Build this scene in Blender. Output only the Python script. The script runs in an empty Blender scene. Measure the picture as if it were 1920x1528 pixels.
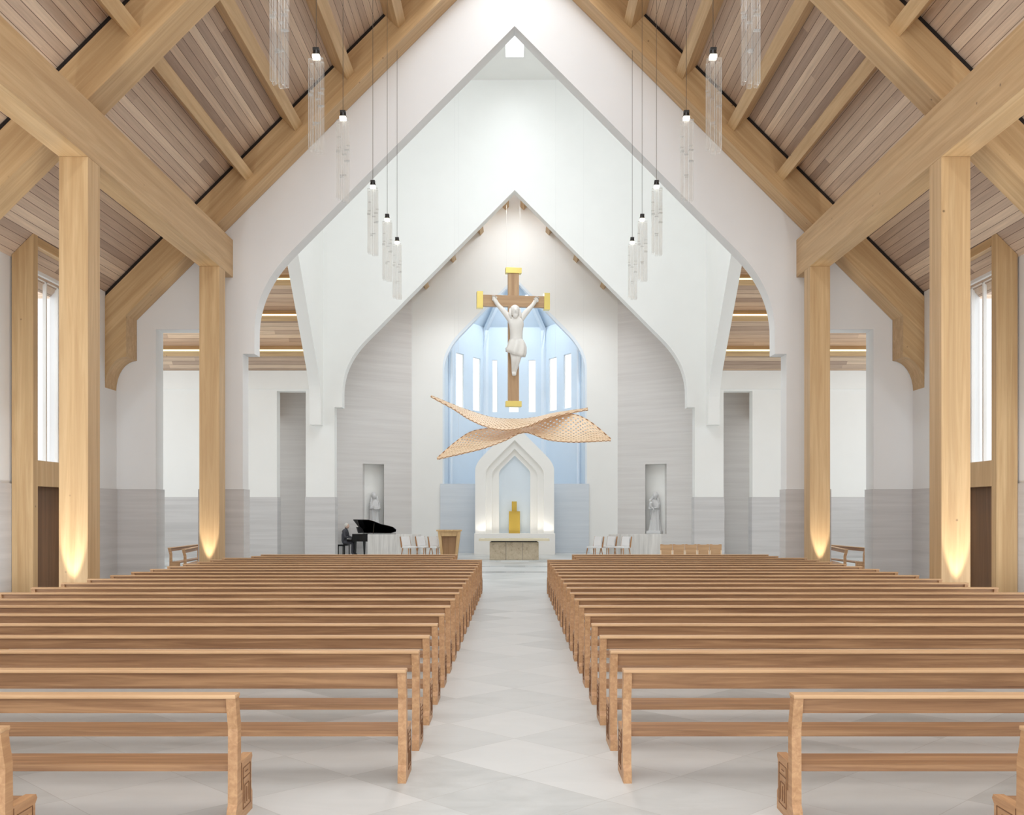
import bpy, bmesh, math, random
from mathutils import Vector, Matrix
from mathutils.geometry import tessellate_polygon
random.seed(7)
C = bpy.context.scene.collection
PI = math.pi
F = 1920 * 35 / 36.0
HZ, VX, CH = 961.0, 965.0, 2.022
WR = 17.77            # west end of modelling is open; nothing built there
def P(px, py, D):     # point of the place seen at that pixel when it stands D metres down the nave
    return Vector(((px - VX) * D / F, D, CH - (py - HZ) * D / F))

# ------------------------------------------------------------------ materials
def srgb(r, g, b):
    f = lambda c: ((c/255.0)/12.92) if c <= 10 else (((c/255.0)+0.055)/1.055)**2.4
    return (f(r), f(g), f(b), 1)
MATS = {}
def newmat(name):
    m = bpy.data.materials.new(name); m.use_nodes = True
    nt = m.node_tree; b = nt.nodes['Principled BSDF']; MATS[name] = m
    return m, nt, b
def nd(nt, t, **kw):
    n = nt.nodes.new(t)
    for k, v in kw.items():
        if k.startswith('i_'):
            key = k[2:]; n.inputs[int(key) if key.isdigit() else key].default_value = v
        else: setattr(n, k, v)
    return n
def ramp(nt, fac, stops):
    r = nd(nt, 'ShaderNodeValToRGB'); cr = r.color_ramp
    cr.elements[0].position, cr.elements[0].color = stops[0]
    cr.elements[1].position, cr.elements[1].color = stops[-1]
    for p, c in stops[1:-1]:
        e = cr.elements.new(p); e.color = c
    nt.links.new(fac, r.inputs[0]); return r
def plain(name, col, rough=0.6, metal=0.0, spec=0.5, bump=0.0, noise=0.03):
    m, nt, b = newmat(name)
    tc = nd(nt, 'ShaderNodeTexCoord')
    n = nd(nt, 'ShaderNodeTexNoise', i_Scale=1.3, i_Detail=3.0)
    nt.links.new(tc.outputs['Object'], n.inputs['Vector'])
    a = [max(0, c*(1-noise)) for c in col[:3]] + [1]; z = [min(1, c*(1+noise)) for c in col[:3]] + [1]
    r = ramp(nt, n.outputs['Fac'], [(0.3, a), (0.7, z)])
    nt.links.new(r.outputs[0], b.inputs['Base Color'])
    b.inputs['Roughness'].default_value = rough; b.inputs['Metallic'].default_value = metal
    b.inputs['Specular IOR Level'].default_value = spec
    if bump:
        n2 = nd(nt, 'ShaderNodeTexNoise', i_Scale=60.0, i_Detail=2.0)
        nt.links.new(tc.outputs['Object'], n2.inputs['Vector'])
        bp = nd(nt, 'ShaderNodeBump', i_Strength=bump, i_Distance=0.01)
        nt.links.new(n2.outputs['Fac'], bp.inputs['Height']); nt.links.new(bp.outputs[0], b.inputs['Normal'])
    return m
def wood(name, axis, light, dark, sc=(0.35, 9.0), rot=None, rough=0.45, knots=True, rand=0.0, lam=0.0):
    """axis: grain direction x/y/z; rot: rotation about y that brings the grain onto x first"""
    m, nt, b = newmat(name)
    tc = nd(nt, 'ShaderNodeTexCoord'); src = tc.outputs['Object']
    if rot is not None:
        mr = nd(nt, 'ShaderNodeMapping'); mr.inputs['Rotation'].default_value = (0, rot, 0)
        nt.links.new(src, mr.inputs[0]); src = mr.outputs[0]
    s = [sc[1]]*3; s['xyz'.index(axis)] = sc[0]
    ms = nd(nt, 'ShaderNodeMapping'); ms.inputs['Scale'].default_value = s
    nt.links.new(src, ms.inputs[0])
    oi = nd(nt, 'ShaderNodeObjectInfo')
    add = nd(nt, 'ShaderNodeVectorMath', operation='ADD')
    mul = nd(nt, 'ShaderNodeMath', operation='MULTIPLY', i_1=31.0)
    nt.links.new(oi.outputs['Random'], mul.inputs[0])
    nt.links.new(ms.outputs[0], add.inputs[0]); nt.links.new(mul.outputs[0], add.inputs[1])
    n = nd(nt, 'ShaderNodeTexNoise', i_Scale=1.0, i_Detail=6.0, i_Roughness=0.62, i_Distortion=0.6)
    nt.links.new(add.outputs[0], n.inputs['Vector'])
    r = ramp(nt, n.outputs['Fac'], [(0.28, dark), (0.5, [(a+c)/2 for a, c in zip(light, dark)]), (0.66, light)])
    col = r.outputs[0]
    if lam:      # glued laminations: boards of slightly different tone
        sp = nd(nt, 'ShaderNodeSeparateXYZ'); nt.links.new(src, sp.inputs[0])
        ax = [a for a in (0, 1, 2) if 'xyz'[a] != axis]
        wn_in = []
        for a in ax:
            mm = nd(nt, 'ShaderNodeMath', operation='DIVIDE', i_1=lam); nt.links.new(sp.outputs[a], mm.inputs[0])
            fl = nd(nt, 'ShaderNodeMath', operation='FLOOR'); nt.links.new(mm.outputs[0], fl.inputs[0]); wn_in.append(fl)
        cb = nd(nt, 'ShaderNodeCombineXYZ')
        nt.links.new(wn_in[0].outputs[0], cb.inputs[0]); nt.links.new(wn_in[1].outputs[0], cb.inputs[1])
        wn = nd(nt, 'ShaderNodeTexWhiteNoise'); nt.links.new(cb.outputs[0], wn.inputs['Vector'])
        mr2 = nd(nt, 'ShaderNodeMapRange'); mr2.inputs['To Min'].default_value = 0.95; mr2.inputs['To Max'].default_value = 1.03
        nt.links.new(wn.outputs['Value'], mr2.inputs['Value'])
        vm = nd(nt, 'ShaderNodeVectorMath', operation='SCALE'); nt.links.new(col, vm.inputs[0]); nt.links.new(mr2.outputs[0], vm.inputs['Scale'])
        col = vm.outputs[0]
    if knots:
        v = nd(nt, 'ShaderNodeTexVoronoi', i_Scale=1.6); nt.links.new(src, v.inputs['Vector'])
        kr = ramp(nt, v.outputs['Distance'], [(0.02, (1, 1, 1, 1)), (0.05, (0, 0, 0, 1))])
        mx = nd(nt, 'ShaderNodeMix', data_type='RGBA')
        nt.links.new(kr.outputs[0], mx.inputs[0]); nt.links.new(col, mx.inputs[6]); mx.inputs[7].default_value = [c*0.45 for c in dark[:3]] + [1]
        col = mx.outputs[2]
    nt.links.new(col, b.inputs['Base Color'])
    b.inputs['Roughness'].default_value = rough
    return m
def planks(name, mode, width=0.19):
    """roof boards; mode nave: boards run along y, stacked up the slope (|x|); mode cross: boards run along x, stacked by y"""
    m, nt, b = newmat(name)
    g = nd(nt, 'ShaderNodeNewGeometry'); sp = nd(nt, 'ShaderNodeSeparateXYZ'); nt.links.new(g.outputs['Position'], sp.inputs[0])
    M = lambda op, a, bb=None: _m(nt, op, a, bb)
    if mode == 'nave': s, l = M('MULTIPLY', M('ABSOLUTE', sp.outputs[0]), 1.41421/width), sp.outputs[1]
    else: s, l = M('MULTIPLY', sp.outputs[1], 1.41421/width), sp.outputs[0]
    idx = M('FLOOR', s); fr = M('FRACT', s)
    w1 = nd(nt, 'ShaderNodeTexWhiteNoise', noise_dimensions='1D'); nt.links.new(idx, w1.inputs['W'])
    li = M('FLOOR', M('ADD', M('DIVIDE', l, 14.0), M('MULTIPLY', w1.outputs['Value'], 7.0)))
    cb = nd(nt, 'ShaderNodeCombineXYZ'); nt.links.new(idx, cb.inputs[0]); nt.links.new(li, cb.inputs[1])
    w2 = nd(nt, 'ShaderNodeTexWhiteNoise'); nt.links.new(cb.outputs[0], w2.inputs['Vector'])
    r = ramp(nt, w2.outputs['Value'], [(0.0, srgb(164, 141, 124)), (0.2, srgb(190, 166, 146)), (0.6, srgb(206, 182, 159)), (1.0, srgb(220, 197, 172))])
    cb2 = nd(nt, 'ShaderNodeCombineXYZ'); nt.links.new(M('MULTIPLY', s, 3.0), cb2.inputs[0]); nt.links.new(M('MULTIPLY', l, 0.5), cb2.inputs[1]); nt.links.new(M('MULTIPLY', w2.outputs['Value'], 40.0), cb2.inputs[2])
    n = nd(nt, 'ShaderNodeTexNoise', i_Scale=1.5, i_Detail=6.0, i_Roughness=0.65); nt.links.new(cb2.outputs[0], n.inputs['Vector'])
    mr = nd(nt, 'ShaderNodeMapRange'); mr.inputs['From Min'].default_value = .3; mr.inputs['From Max'].default_value = .7; mr.inputs['To Min'].default_value = 0.82; mr.inputs['To Max'].default_value = 1.1
    nt.links.new(n.outputs['Fac'], mr.inputs['Value'])
    vm = nd(nt, 'ShaderNodeVectorMath', operation='SCALE'); nt.links.new(r.outputs[0], vm.inputs[0]); nt.links.new(mr.outputs[0], vm.inputs['Scale'])
    gap = M('LESS_THAN', fr, 0.055)
    mx = nd(nt, 'ShaderNodeMix', data_type='RGBA'); nt.links.new(gap, mx.inputs[0]); nt.links.new(vm.outputs[0], mx.inputs[6]); mx.inputs[7].default_value = srgb(84, 62, 50)
    nt.links.new(mx.outputs[2], b.inputs['Base Color']); b.inputs['Roughness'].default_value = 0.55
    return m
def _m(nt, op, a, bb=None):
    n = nt.nodes.new('ShaderNodeMath'); n.operation = op
    for i, v in enumerate((a, bb)):
        if v is None: continue
        if isinstance(v, (int, float)): n.inputs[i].default_value = v
        else: nt.links.new(v, n.inputs[i])
    return n.outputs[0]
def stone(name, c1, c2, rough=0.5, sx=0.25, sz=7.0):
    m, nt, b = newmat(name)
    g = nd(nt, 'ShaderNodeNewGeometry'); mp = nd(nt, 'ShaderNodeMapping'); mp.inputs['Scale'].default_value = (sx, sx, sz)
    nt.links.new(g.outputs['Position'], mp.inputs[0])
    n = nd(nt, 'ShaderNodeTexNoise', i_Scale=1.0, i_Detail=5.0, i_Roughness=0.6, i_Distortion=0.3); nt.links.new(mp.outputs[0], n.inputs['Vector'])
    r = ramp(nt, n.outputs['Fac'], [(0.3, c1), (0.7, c2)])
    nt.links.new(r.outputs[0], b.inputs['Base Color']); b.inputs['Roughness'].default_value = rough
    return m
def emis(name, col, s):
    m, nt, b = newmat(name)
    b.inputs['Emission Color'].default_value = col; b.inputs['Emission Strength'].default_value = s
    b.inputs['Base Color'].default_value = col
    return m

TL, TD = srgb(207, 176, 132), srgb(182, 147, 103)
timber_x = wood('timber_x', 'x', TL, TD, lam=0.13)
timber_y = wood('timber_y', 'y', TL, TD, lam=0.13)
timber_z = wood('timber_z', 'z', TL, TD, lam=0.13)
timber_dl = wood('timber_slope_left', 'x', TL, TD, rot=PI/4, lam=0.2)
timber_dr = wood('timber_slope_right', 'x', TL, TD, rot=-PI/4, lam=0.2)
PL, PD = srgb(176, 135, 97), srgb(128, 90, 61)
pew_x = wood('pew_oak', 'x', PL, PD, sc=(0.9, 22.0), knots=False)
pew_z = wood('pew_end_oak', 'y', srgb(200, 158, 116), srgb(168, 124, 86), sc=(2.0, 26.0), knots=False)
pew_top = wood('pew_cap_oak', 'x', srgb(212, 174, 132), srgb(186, 146, 106), sc=(0.9, 22.0), knots=False)
carve_m = plain('carved_groove', srgb(120, 84, 56), 0.7)
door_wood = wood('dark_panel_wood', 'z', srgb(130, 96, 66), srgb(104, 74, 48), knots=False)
boards = planks('roof_boards', 'nave'); boards_c = planks('transept_boards', 'cross')
white = plain('white_plaster', srgb(230, 231, 231), 0.75, noise=0.01)
white2 = plain('bright_white_plaster', srgb(240, 240, 237), 0.7, noise=0.008)
blue = plain('pale_blue_plaster', srgb(218, 230, 240), 0.7, noise=0.01)
bluerib = plain('pale_blue_rib', srgb(226, 235, 243), 0.7, noise=0.01)
waist = stone('wainscot_stone', srgb(194, 192, 191), srgb(210, 208, 207))
apse_stone = stone('apse_screen_stone', srgb(206, 214, 222), srgb(216, 223, 230))
chancel_stone = stone('chancel_stone', srgb(208, 204, 201), srgb(220, 217, 214))
marble_low = stone('ribbed_marble', srgb(196, 194, 190), srgb(232, 230, 226), sx=9.0, sz=0.6)
blackm = plain('black_metal', srgb(22, 20, 18), 0.4)
shadowm = plain('painted_shadow_gap', srgb(36, 28, 24), 0.9)
gold = plain('brushed_gold', srgb(226, 204, 120), 0.35, metal=0.6)
goldflat = plain('tabernacle_gold', srgb(204, 172, 76), 0.5, metal=0.25)
cream = plain('white_statue', srgb(230, 226, 220), 0.55)
statuem = plain('grey_statue', srgb(214, 214, 214), 0.6)
seatm = plain('white_upholstery', srgb(232, 232, 232), 0.8)
legm = wood('chair_wood', 'z', srgb(196, 148, 100), srgb(150, 104, 66), knots=False)
lect = wood('lectern_wood', 'z', srgb(216, 184, 134), srgb(190, 152, 104), knots=False)
lect_d = wood('lectern_panel_wood', 'z', srgb(186, 148, 106), srgb(160, 122, 82), knots=False)
cross_z = wood('cross_wood', 'z', srgb(196, 162, 124), srgb(168, 132, 96), knots=False)
cross_x = wood('cross_wood_x', 'x', srgb(196, 162, 124), srgb(168, 132, 96), knots=False)
piano_m = plain('black_lacquer', srgb(8, 8, 10), 0.12)
suit = plain('charcoal_cloth', srgb(78, 78, 84), 0.9)
skin = plain('skin', srgb(214, 180, 160), 0.6)
hairw = plain('pale_hair', srgb(226, 222, 214), 0.8)
lattice_a = wood('woven_wood', 'x', srgb(246, 222, 192), srgb(228, 194, 156), knots=False, sc=(1.2, 10))
lattice_d = plain('woven_wood_edge', srgb(158, 108, 66), 0.6)
arm_m = plain('pale_ash', srgb(236, 212, 180), .5)
cordm = plain('grey_cord', srgb(110, 100, 88), .5)
led = emis('warm_led', srgb(255, 226, 170), 2.2)
lampglow = emis('lamp_glow', srgb(255, 250, 236), 3.0)

# rough limestone for the altar
alt_m, nt, b = newmat('altar_limestone')
tc = nd(nt, 'ShaderNodeTexCoord'); n = nd(nt, 'ShaderNodeTexNoise', i_Scale=7.0, i_Detail=8.0, i_Roughness=0.7); nt.links.new(tc.outputs['Object'], n.inputs['Vector'])
r = ramp(nt, n.outputs['Fac'], [(0.30, srgb(150, 136, 116)), (0.42, srgb(190, 176, 152)), (0.7, srgb(208, 196, 174))])
nt.links.new(r.outputs[0], b.inputs['Base Color']); b.inputs['Roughness'].default_value = 0.9
bp = nd(nt, 'ShaderNodeBump', i_Strength=0.6, i_Distance=0.05); nt.links.new(n.outputs['Fac'], bp.inputs['Height']); nt.links.new(bp.outputs[0], b.inputs['Normal'])

# marble floor: diagonal slabs
floor_m, nt, b = newmat('marble_floor')
g = nd(nt, 'ShaderNodeNewGeometry'); sp = nd(nt, 'ShaderNodeSeparateXYZ'); nt.links.new(g.outputs['Position'], sp.inputs[0])
M = lambda op, a, bb=None: _m(nt, op, a, bb)
T = 0.9
u = M('DIVIDE', M('ADD', sp.outputs[0], sp.outputs[1]), T*1.41421); v = M('DIVIDE', M('SUBTRACT', sp.outputs[0], sp.outputs[1]), T*1.41421)
cb = nd(nt, 'ShaderNodeCombineXYZ'); nt.links.new(M('FLOOR', u), cb.inputs[0]); nt.links.new(M('FLOOR', v), cb.inputs[1])
wn = nd(nt, 'ShaderNodeTexWhiteNoise'); nt.links.new(cb.outputs[0], wn.inputs['Vector'])
nz = nd(nt, 'ShaderNodeTexNoise', i_Scale=1.1, i_Detail=7.0, i_Roughness=0.6, i_Distortion=1.2)
cb3 = nd(nt, 'ShaderNodeVectorMath', operation='MULTIPLY_ADD'); cb3.inputs[1].default_value = (1.0, 2.0, 1); nt.links.new(g.outputs['Position'], cb3.inputs[0]); nt.links.new(wn.outputs['Color'], cb3.inputs[2])
nt.links.new(cb3.outputs[0], nz.inputs['Vector'])
val = M('ADD', M('MULTIPLY', wn.outputs['Value'], 0.45), M('MULTIPLY', nz.outputs['Fac'], 0.7))
r = ramp(nt, val, [(0.2, srgb(180, 184, 183)), (0.5, srgb(202, 206, 206)), (0.95, srgb(216, 219, 219))])
e1 = M('ABSOLUTE', M('SUBTRACT', M('FRACT', u), 0.5)); e2 = M('ABSOLUTE', M('SUBTRACT', M('FRACT', v), 0.5))
seam = M('GREATER_THAN', M('MAXIMUM', e1, e2), 0.4965)
mx = nd(nt, 'ShaderNodeMix', data_type='RGBA'); nt.links.new(M('MULTIPLY', seam, 0.5), mx.inputs[0]); nt.links.new(r.outputs[0], mx.inputs[6]); mx.inputs[7].default_value = srgb(168, 166, 162)
nt.links.new(mx.outputs[2], b.inputs['Base Color'])
rr = nd(nt, 'ShaderNodeMapRange'); rr.inputs['To Min'].default_value = 0.3; rr.inputs['To Max'].default_value = 0.48; nt.links.new(nz.outputs['Fac'], rr.inputs['Value']); nt.links.new(rr.outputs[0], b.inputs['Roughness'])

# glass for lamps and windows: clear, lets light through
def glassmat(name, tint, gl=0.12, dif=0.1, rough=0.05, gmax=.3):
    m, nt, b = newmat(name); out = nt.nodes['Material Output']; nt.nodes.remove(b)
    tr = nd(nt, 'ShaderNodeBsdfTransparent'); tr.inputs[0].default_value = tint
    gs = nd(nt, 'ShaderNodeBsdfGlossy'); gs.inputs['Roughness'].default_value = rough
    df = nd(nt, 'ShaderNodeBsdfTranslucent'); df.inputs[0].default_value = (1, 1, 1, 1)
    fr = nd(nt, 'ShaderNodeLayerWeight', i_Blend=0.35)
    mp = nd(nt, 'ShaderNodeMapRange'); mp.inputs['To Min'].default_value = gl; mp.inputs['To Max'].default_value = gmax; nt.links.new(fr.outputs['Fresnel'], mp.inputs['Value'])
    a = nd(nt, 'ShaderNodeMixShader', i_0=dif); nt.links.new(tr.outputs[0], a.inputs[1]); nt.links.new(df.outputs[0], a.inputs[2])
    c = nd(nt, 'ShaderNodeMixShader'); nt.links.new(mp.outputs[0], c.inputs[0]); nt.links.new(a.outputs[0], c.inputs[1]); nt.links.new(gs.outputs[0], c.inputs[2])
    nt.links.new(c.outputs[0], out.inputs[0])
    return m
glass_lamp = glassmat('lamp_glass', (0.995, 0.995, 0.99, 1), 0.03, 0.07, .03, .55)
glass_win = glassmat('window_glass', (0.99, 0.99, 0.99, 1), 0.02, 0.02, 0.02, .08)

# ------------------------------------------------------------------ helpers
def prop(o, label=None, cat=None, group=None, kind=None):
    if label: o['label'] = label
    if cat: o['category'] = cat
    if group: o['group'] = group
    if kind: o['kind'] = kind
    return o
def empty(name, loc, label, cat, group=None, rz=0):
    o = bpy.data.objects.new(name, None); C.objects.link(o); o.location = loc; o.rotation_euler = (0, 0, rz)
    o.empty_display_size = 0.1
    return prop(o, label, cat, group)
def obj(name, bm, mat, parent=None, smooth=False, loc=None):
    bmesh.ops.recalc_face_normals(bm, faces=bm.faces)
    me = bpy.data.meshes.new(name); bm.to_mesh(me); bm.free()
    if not isinstance(mat, (list, tuple)): mat = [mat]
    for q in mat: me.materials.append(q)
    if smooth:
        for p in me.polygons: p.use_smooth = True
    o = bpy.data.objects.new(name, me); C.objects.link(o)
    if parent: o.parent = parent
    if loc: o.location = loc
    return o
def struct(name, bm, mat, parent=None, smooth=False):
    o = obj(name, bm, mat, parent, smooth)
    if not parent: o['kind'] = 'structure'
    return o
def box(bm, x0, x1, y0, y1, z0, z1, bev=0.0, mi=0):
    vs = [bm.verts.new((x, y, z)) for x in (x0, x1) for y in (y0, y1) for z in (z0, z1)]
    fs = [bm.faces.new([vs[i] for i in f]) for f in ((0,1,3,2),(4,6,7,5),(0,4,5,1),(2,3,7,6),(0,2,6,4),(1,5,7,3))]
    for f in fs: f.material_index = mi
    if bev:
        es = {e for f in fs for e in f.edges}
        bmesh.ops.bevel(bm, geom=list(es), offset=bev, segments=2, affect='EDGES', profile=0.6)
def prism(bm, outer, w0, w1, place, holes=(), mi=0):
    """outline (u,v) with holes, thickness w0..w1, placed by place(u,v,w)"""
    loops = [list(outer)] + [list(h) for h in holes]
    flat = [p for l in loops for p in l]
    tris = tessellate_polygon([[Vector((p[0], p[1], 0)) for p in l] for l in loops])
    a = [bm.verts.new(place(p[0], p[1], w0)) for p in flat]; c = [bm.verts.new(place(p[0], p[1], w1)) for p in flat]
    for t in tris:
        if len(set(t)) < 3: continue
        for s in (a, c):
            try: f = bm.faces.new([s[i] for i in t]); f.material_index = mi
            except ValueError: pass
    k = 0
    for l in loops:
        n = len(l)
        for i in range(n):
            j = (i+1) % n
            try: f = bm.faces.new([a[k+i], a[k+j], c[k+j], c[k+i]]); f.material_index = mi
            except ValueError: pass
        k += n
    return bm
XZ = lambda u, v, w: Vector((u, w, v))      # wall across the nave: w = depth
YZ = lambda u, v, w: Vector((w, u, v))      # wall along the nave: u = depth
XY = lambda u, v, w: Vector((u, v, w))
def tube(bm, pts, r, seg=8, caps=True, radii=None):
    pts = [Vector(p) for p in pts]; rings = []
    for i, p in enumerate(pts):
        t = (pts[min(i+1, len(pts)-1)] - pts[max(i-1, 0)]).normalized()
        a = t.cross(Vector((0, 0, 1)) if abs(t.z) < 0.9 else Vector((1, 0, 0))).normalized(); c = t.cross(a)
        rr = radii[i] if radii else r
        rings.append([bm.verts.new(p + a*math.cos(2*PI*k/seg)*rr + c*math.sin(2*PI*k/seg)*rr) for k in range(seg)])
    for i in range(len(rings)-1):
        for k in range(seg):
            bm.faces.new([rings[i][k], rings[i][(k+1) % seg], rings[i+1][(k+1) % seg], rings[i+1][k]])
    if caps: bm.faces.new(rings[0]); bm.faces.new(rings[-1][::-1])
def qb(p0, p1, p2, n):
    return [((1-t)**2*p0[0]+2*t*(1-t)*p1[0]+t*t*p2[0], (1-t)**2*p0[1]+2*t*(1-t)*p1[1]+t*t*p2[1]) for t in [i/n for i in range(n+1)]]
def dup(root, loc, rz=None, label=None, group=None):
    r = root.copy(); C.objects.link(r); r.location = loc
    if rz is not None: r.rotation_euler = (0, 0, rz)
    if label: r['label'] = label
    if group: r['group'] = group
    for ch in list(root.children):
        c = ch.copy(); C.objects.link(c); c.parent = r
        for g in ch.children:
            d = g.copy(); C.objects.link(d); d.parent = c
    return r
ORD = ['first','second','third','fourth','fifth','sixth','seventh','eighth','ninth','tenth','eleventh','twelfth','thirteenth','fourteenth','fifteenth','sixteenth','seventeenth','eighteenth','nineteenth','twentieth','twenty-first','twenty-second','twenty-third']
NB = lambda: bmesh.new()
SIDES = ((-1, 'left', 'the piano side'), (1, 'right', 'the choir chair side'))

# ------------------------------------------------------------------ setting
W1, W1b = 27.58, 28.16
W2, W2b = 41.60, 42.18
W3 = 46.3
XA, XB = 11.26, 11.03
DS = 25.4               # the side wall steps in here
bm = NB(); box(bm, -18, 18, -3, 33.4, -0.2, 0); struct('floor', bm, floor_m)
bm = NB(); box(bm, -18, 18, 33.4, 36.0, -0.2, 0.05); box(bm, -18, 18, 36.0, 38.9, -0.2, 0.10); box(bm, -18, 18, 38.9, 53, -0.2, 0.15)
struct('floor_sanctuary', bm, floor_m)
# nave ceiling: two slopes with a skylight slot on the ridge
for s, nm, _ in SIDES:
    bm = NB()
    prism(bm, [(s*0.55, 18.45), (s*11.6, 7.40), (s*11.6, 7.60), (s*0.55, 18.65)], -3, W1, XZ)
    struct('ceiling_' + nm, bm, boards)
def side_windows(x):
    return [(22.55, 24.85), (14.2, 16.6), (6.0, 8.4)]
for s, nm, _ in SIDES:
    bm = NB()
    holes = [[(a, 3.2), (b_, 3.2), (b_, 7.66), (a, 7.66)] for a, b_ in side_windows(s)]
    prism(bm, [(-3, 0), (DS, 0), (DS, 7.74), (-3, 7.74)], s*XA, s*(XA+0.35), YZ, holes)
    prism(bm, [(DS, 0), (W1, 0), (W1, 7.97), (DS, 7.97)], s*XB, s*(XB+0.55), YZ)
    struct('wall_' + nm, bm, white)
    bm = NB(); box(bm, s*XA, s*(XA-0.04), -3, 22.2, 0, 2.67); box(bm, s*XB, s*(XB-0.035), DS, W1-0.035, 0, 2.67)
    struct('baseboard_' + nm, bm, waist)
    for k, (a, b_) in enumerate(side_windows(s)):
        bm = NB()
        for (y0, y1, z0, z1) in ((a, a+.05, 3.2, 7.66), (b_-.05, b_, 3.2, 7.66), (a, b_, 3.2, 3.25), (a, b_, 7.6, 7.66), (a+1.62, a+1.68, 3.2, 7.66)):
            box(bm, s*(XA+.12), s*(XA+.2), y0, y1, z0, z1)
        w = struct('window_%d' % (k + (1 if s < 0 else 4)), bm, white2)
        bm = NB(); box(bm, s*(XA+.15), s*(XA+.16), a+.05, b_-.05, 3.25, 7.6); obj('pane', bm, glass_win, w)

def big_arch():
    L = [(-7.53, 0), (-7.53, 6.42), (-7.21, 6.42)] + qb((-7.21, 7.0), (-7.21, 8.24), (-6.2, 9.25), 14)
    L.append((0, 15.50))
    return L + [(-x, z) for x, z in reversed(L[:-1])]
def cross_wall(y0, y1, name, m):
    A = big_arch()                      # left foot to right foot
    out = [(-17, 0), (-17, 7.95), (-11.05, 7.95), (-8.6, 10.4), (-8.6, 20.3), (8.6, 20.3), (8.6, 10.4), (11.05, 7.95), (17, 7.95), (17, 0),
           (9.94, 0), (9.94, 7.10), (8.73, 7.10), (8.73, 0)] + A[::-1] + [(-8.73, 0), (-8.73, 7.10), (-9.94, 7.10), (-9.94, 0)]
    bm = NB(); prism(bm, out, y0, y1, XZ); return struct(name, bm, m)
cross_wall(W1, W1b, 'wall_nave_end', white)
cross_wall(W2, W2b, 'wall_chancel_arch', white2)
# stone wainscot on both cross walls
for nm, y, yb, f in (('baseboard_nave_end', W1, W1b, 1), ('baseboard_chancel_arch', W2, W2b, 1)):
    bm = NB()
    for s in (-1, 1):
        o = 0.03
        for x0, x1 in ((9.94-o, XB-0.03 if f and y == W1 else 16.9), (7.53-o, 8.73+o)):
            a, b_ = sorted((s*x0, s*x1))
            prism(bm, [(a, y-o), (b_, y-o), (b_, yb+o), (a, yb+o)], 0, 2.67, XY)
    struct(nm, bm, waist)
# tower: side walls with their own arches, and the flat top
def side_arch(y):  # mirrored about the middle of the crossing
    return y
mid = (W1b + W2) / 2
half = [(W2-0.5, 5.65), ] + qb((W2-0.5, 6.5), (W2-0.5, 7.25), (W2-1.25, 8.0), 10)
half += [(mid, 8.0 + (W2-1.25-mid))]
full = half + [(2*mid - y, z) for y, z in reversed(half[:-1])]
out = [(W2, 5.65)] + full + [(W1b, 5.65), (W1b, 20.2), (W2, 20.2)]
for s, nm, _ in SIDES:
    bm = NB(); prism(bm, out, s*8.0, s*8.47, YZ); struct('wall_crossing_' + nm, bm, white2)
bm = NB()
prism(bm, [(-8.6, W1b), (8.6, W1b), (8.6, W2), (-8.6, W2)], 20.1, 20.5, XY, [[(-.35, 36.4), (.35, 36.4), (.35, 39.5), (-.35, 39.5)], [(-3, 29.5), (3, 29.5), (3, 34.5), (-3, 34.5)]])  # larger hole is added, out of view, for the crossing fill lamp
struct('ceiling_crossing', bm, white2)
bm = NB(); prism(bm, [(-.4, 36.35), (.4, 36.35), (.4, 39.55), (-.4, 39.55)], 20.5, 21.1, XY, [[(-.35, 36.4), (.35, 36.4), (.35, 39.5), (-.35, 39.5)]]); struct('trim_skylight', bm, white2)
# transepts
for s, nm, _ in SIDES:
    bm = NB()
    rz = 7.95 + (W2 - mid)
    prism(bm, [(W2, 7.95), (mid, rz), (W1b, 7.95), (W1b, 8.15), (mid, rz+.2), (W2, 8.15)], s*8.47, s*17.0, YZ)
    struct('ceiling_transept_' + nm, bm, boards_c)
    bm = NB(); prism(bm, [(W1b, 0), (W2, 0), (W2, 7.95), (mid, rz), (W1b, 7.95)], s*17.0, s*17.3, YZ); struct('wall_transept_' + nm, bm, white2)
    # ledge under the transept roof
    bm = NB(); a, b_ = sorted((s*8.05, s*16.9)); box(bm, a, b_, W2-.06, W2, 7.18, 7.95); struct('trim_%d' % (1 if s < 0 else 2), bm, white2)
    for k, yy in enumerate((40.80, 39.60, 38.45, 37.30)):
        zc = 7.95 + (W2 - yy)
        bm = NB(); d = 0.7071
        def pl(u, v, w, yy=yy, zc=zc): return Vector((w, yy - u*d - v*d, zc + u*d - v*d))   # u up the slope, v down from boards
        prism(bm, [(-.13, 0), (.13, 0), (.13, .36), (-.13, .36)], s*8.5, s*16.9, pl)
        t = empty('purlin', (s*12.7, yy, zc), 'glowing-edged timber purlin in the transept roof, %s, %s from the eaves' % (_, ORD[k]), 'roof beam', 'purlins in the transept roofs')
        o = obj('beam', bm, timber_x, t); o.matrix_parent_inverse = Matrix.Translation((-s*12.7, -yy, -zc))
        bm = NB(); prism(bm, [(.13, .30), (.16, .30), (.16, .37), (.13, .37)], s*8.5, s*16.9, pl)
        o = obj('led_strip', bm, led, t); o.matrix_parent_inverse = Matrix.Translation((-s*12.7, -yy, -zc)); o['label'] = 'glowing warm light strip'
    # stone room behind the side opening
    bm = NB(); a, b_ = sorted((s*8.3, s*13)); box(bm, a, b_, 44.6, 44.8, 0.15, 8.2); struct('wall_side_chapel_' + nm, bm, chancel_stone)
    bm = NB(); a, b_ = sorted((s*10.6, s*10.75)); box(bm, a, b_, W2b+.3, 44.6, 4.6+1.6, 8.0); struct('trim_%d' % (5 if s < 0 else 6), bm, timber_z)
    bm = NB(); a, b_ = sorted((s*8.3, s*13)); box(bm, a, b_, W2b, 44.8, 8.0, 8.2); struct('ceiling_side_chapel_' + nm, bm, white2)
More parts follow.
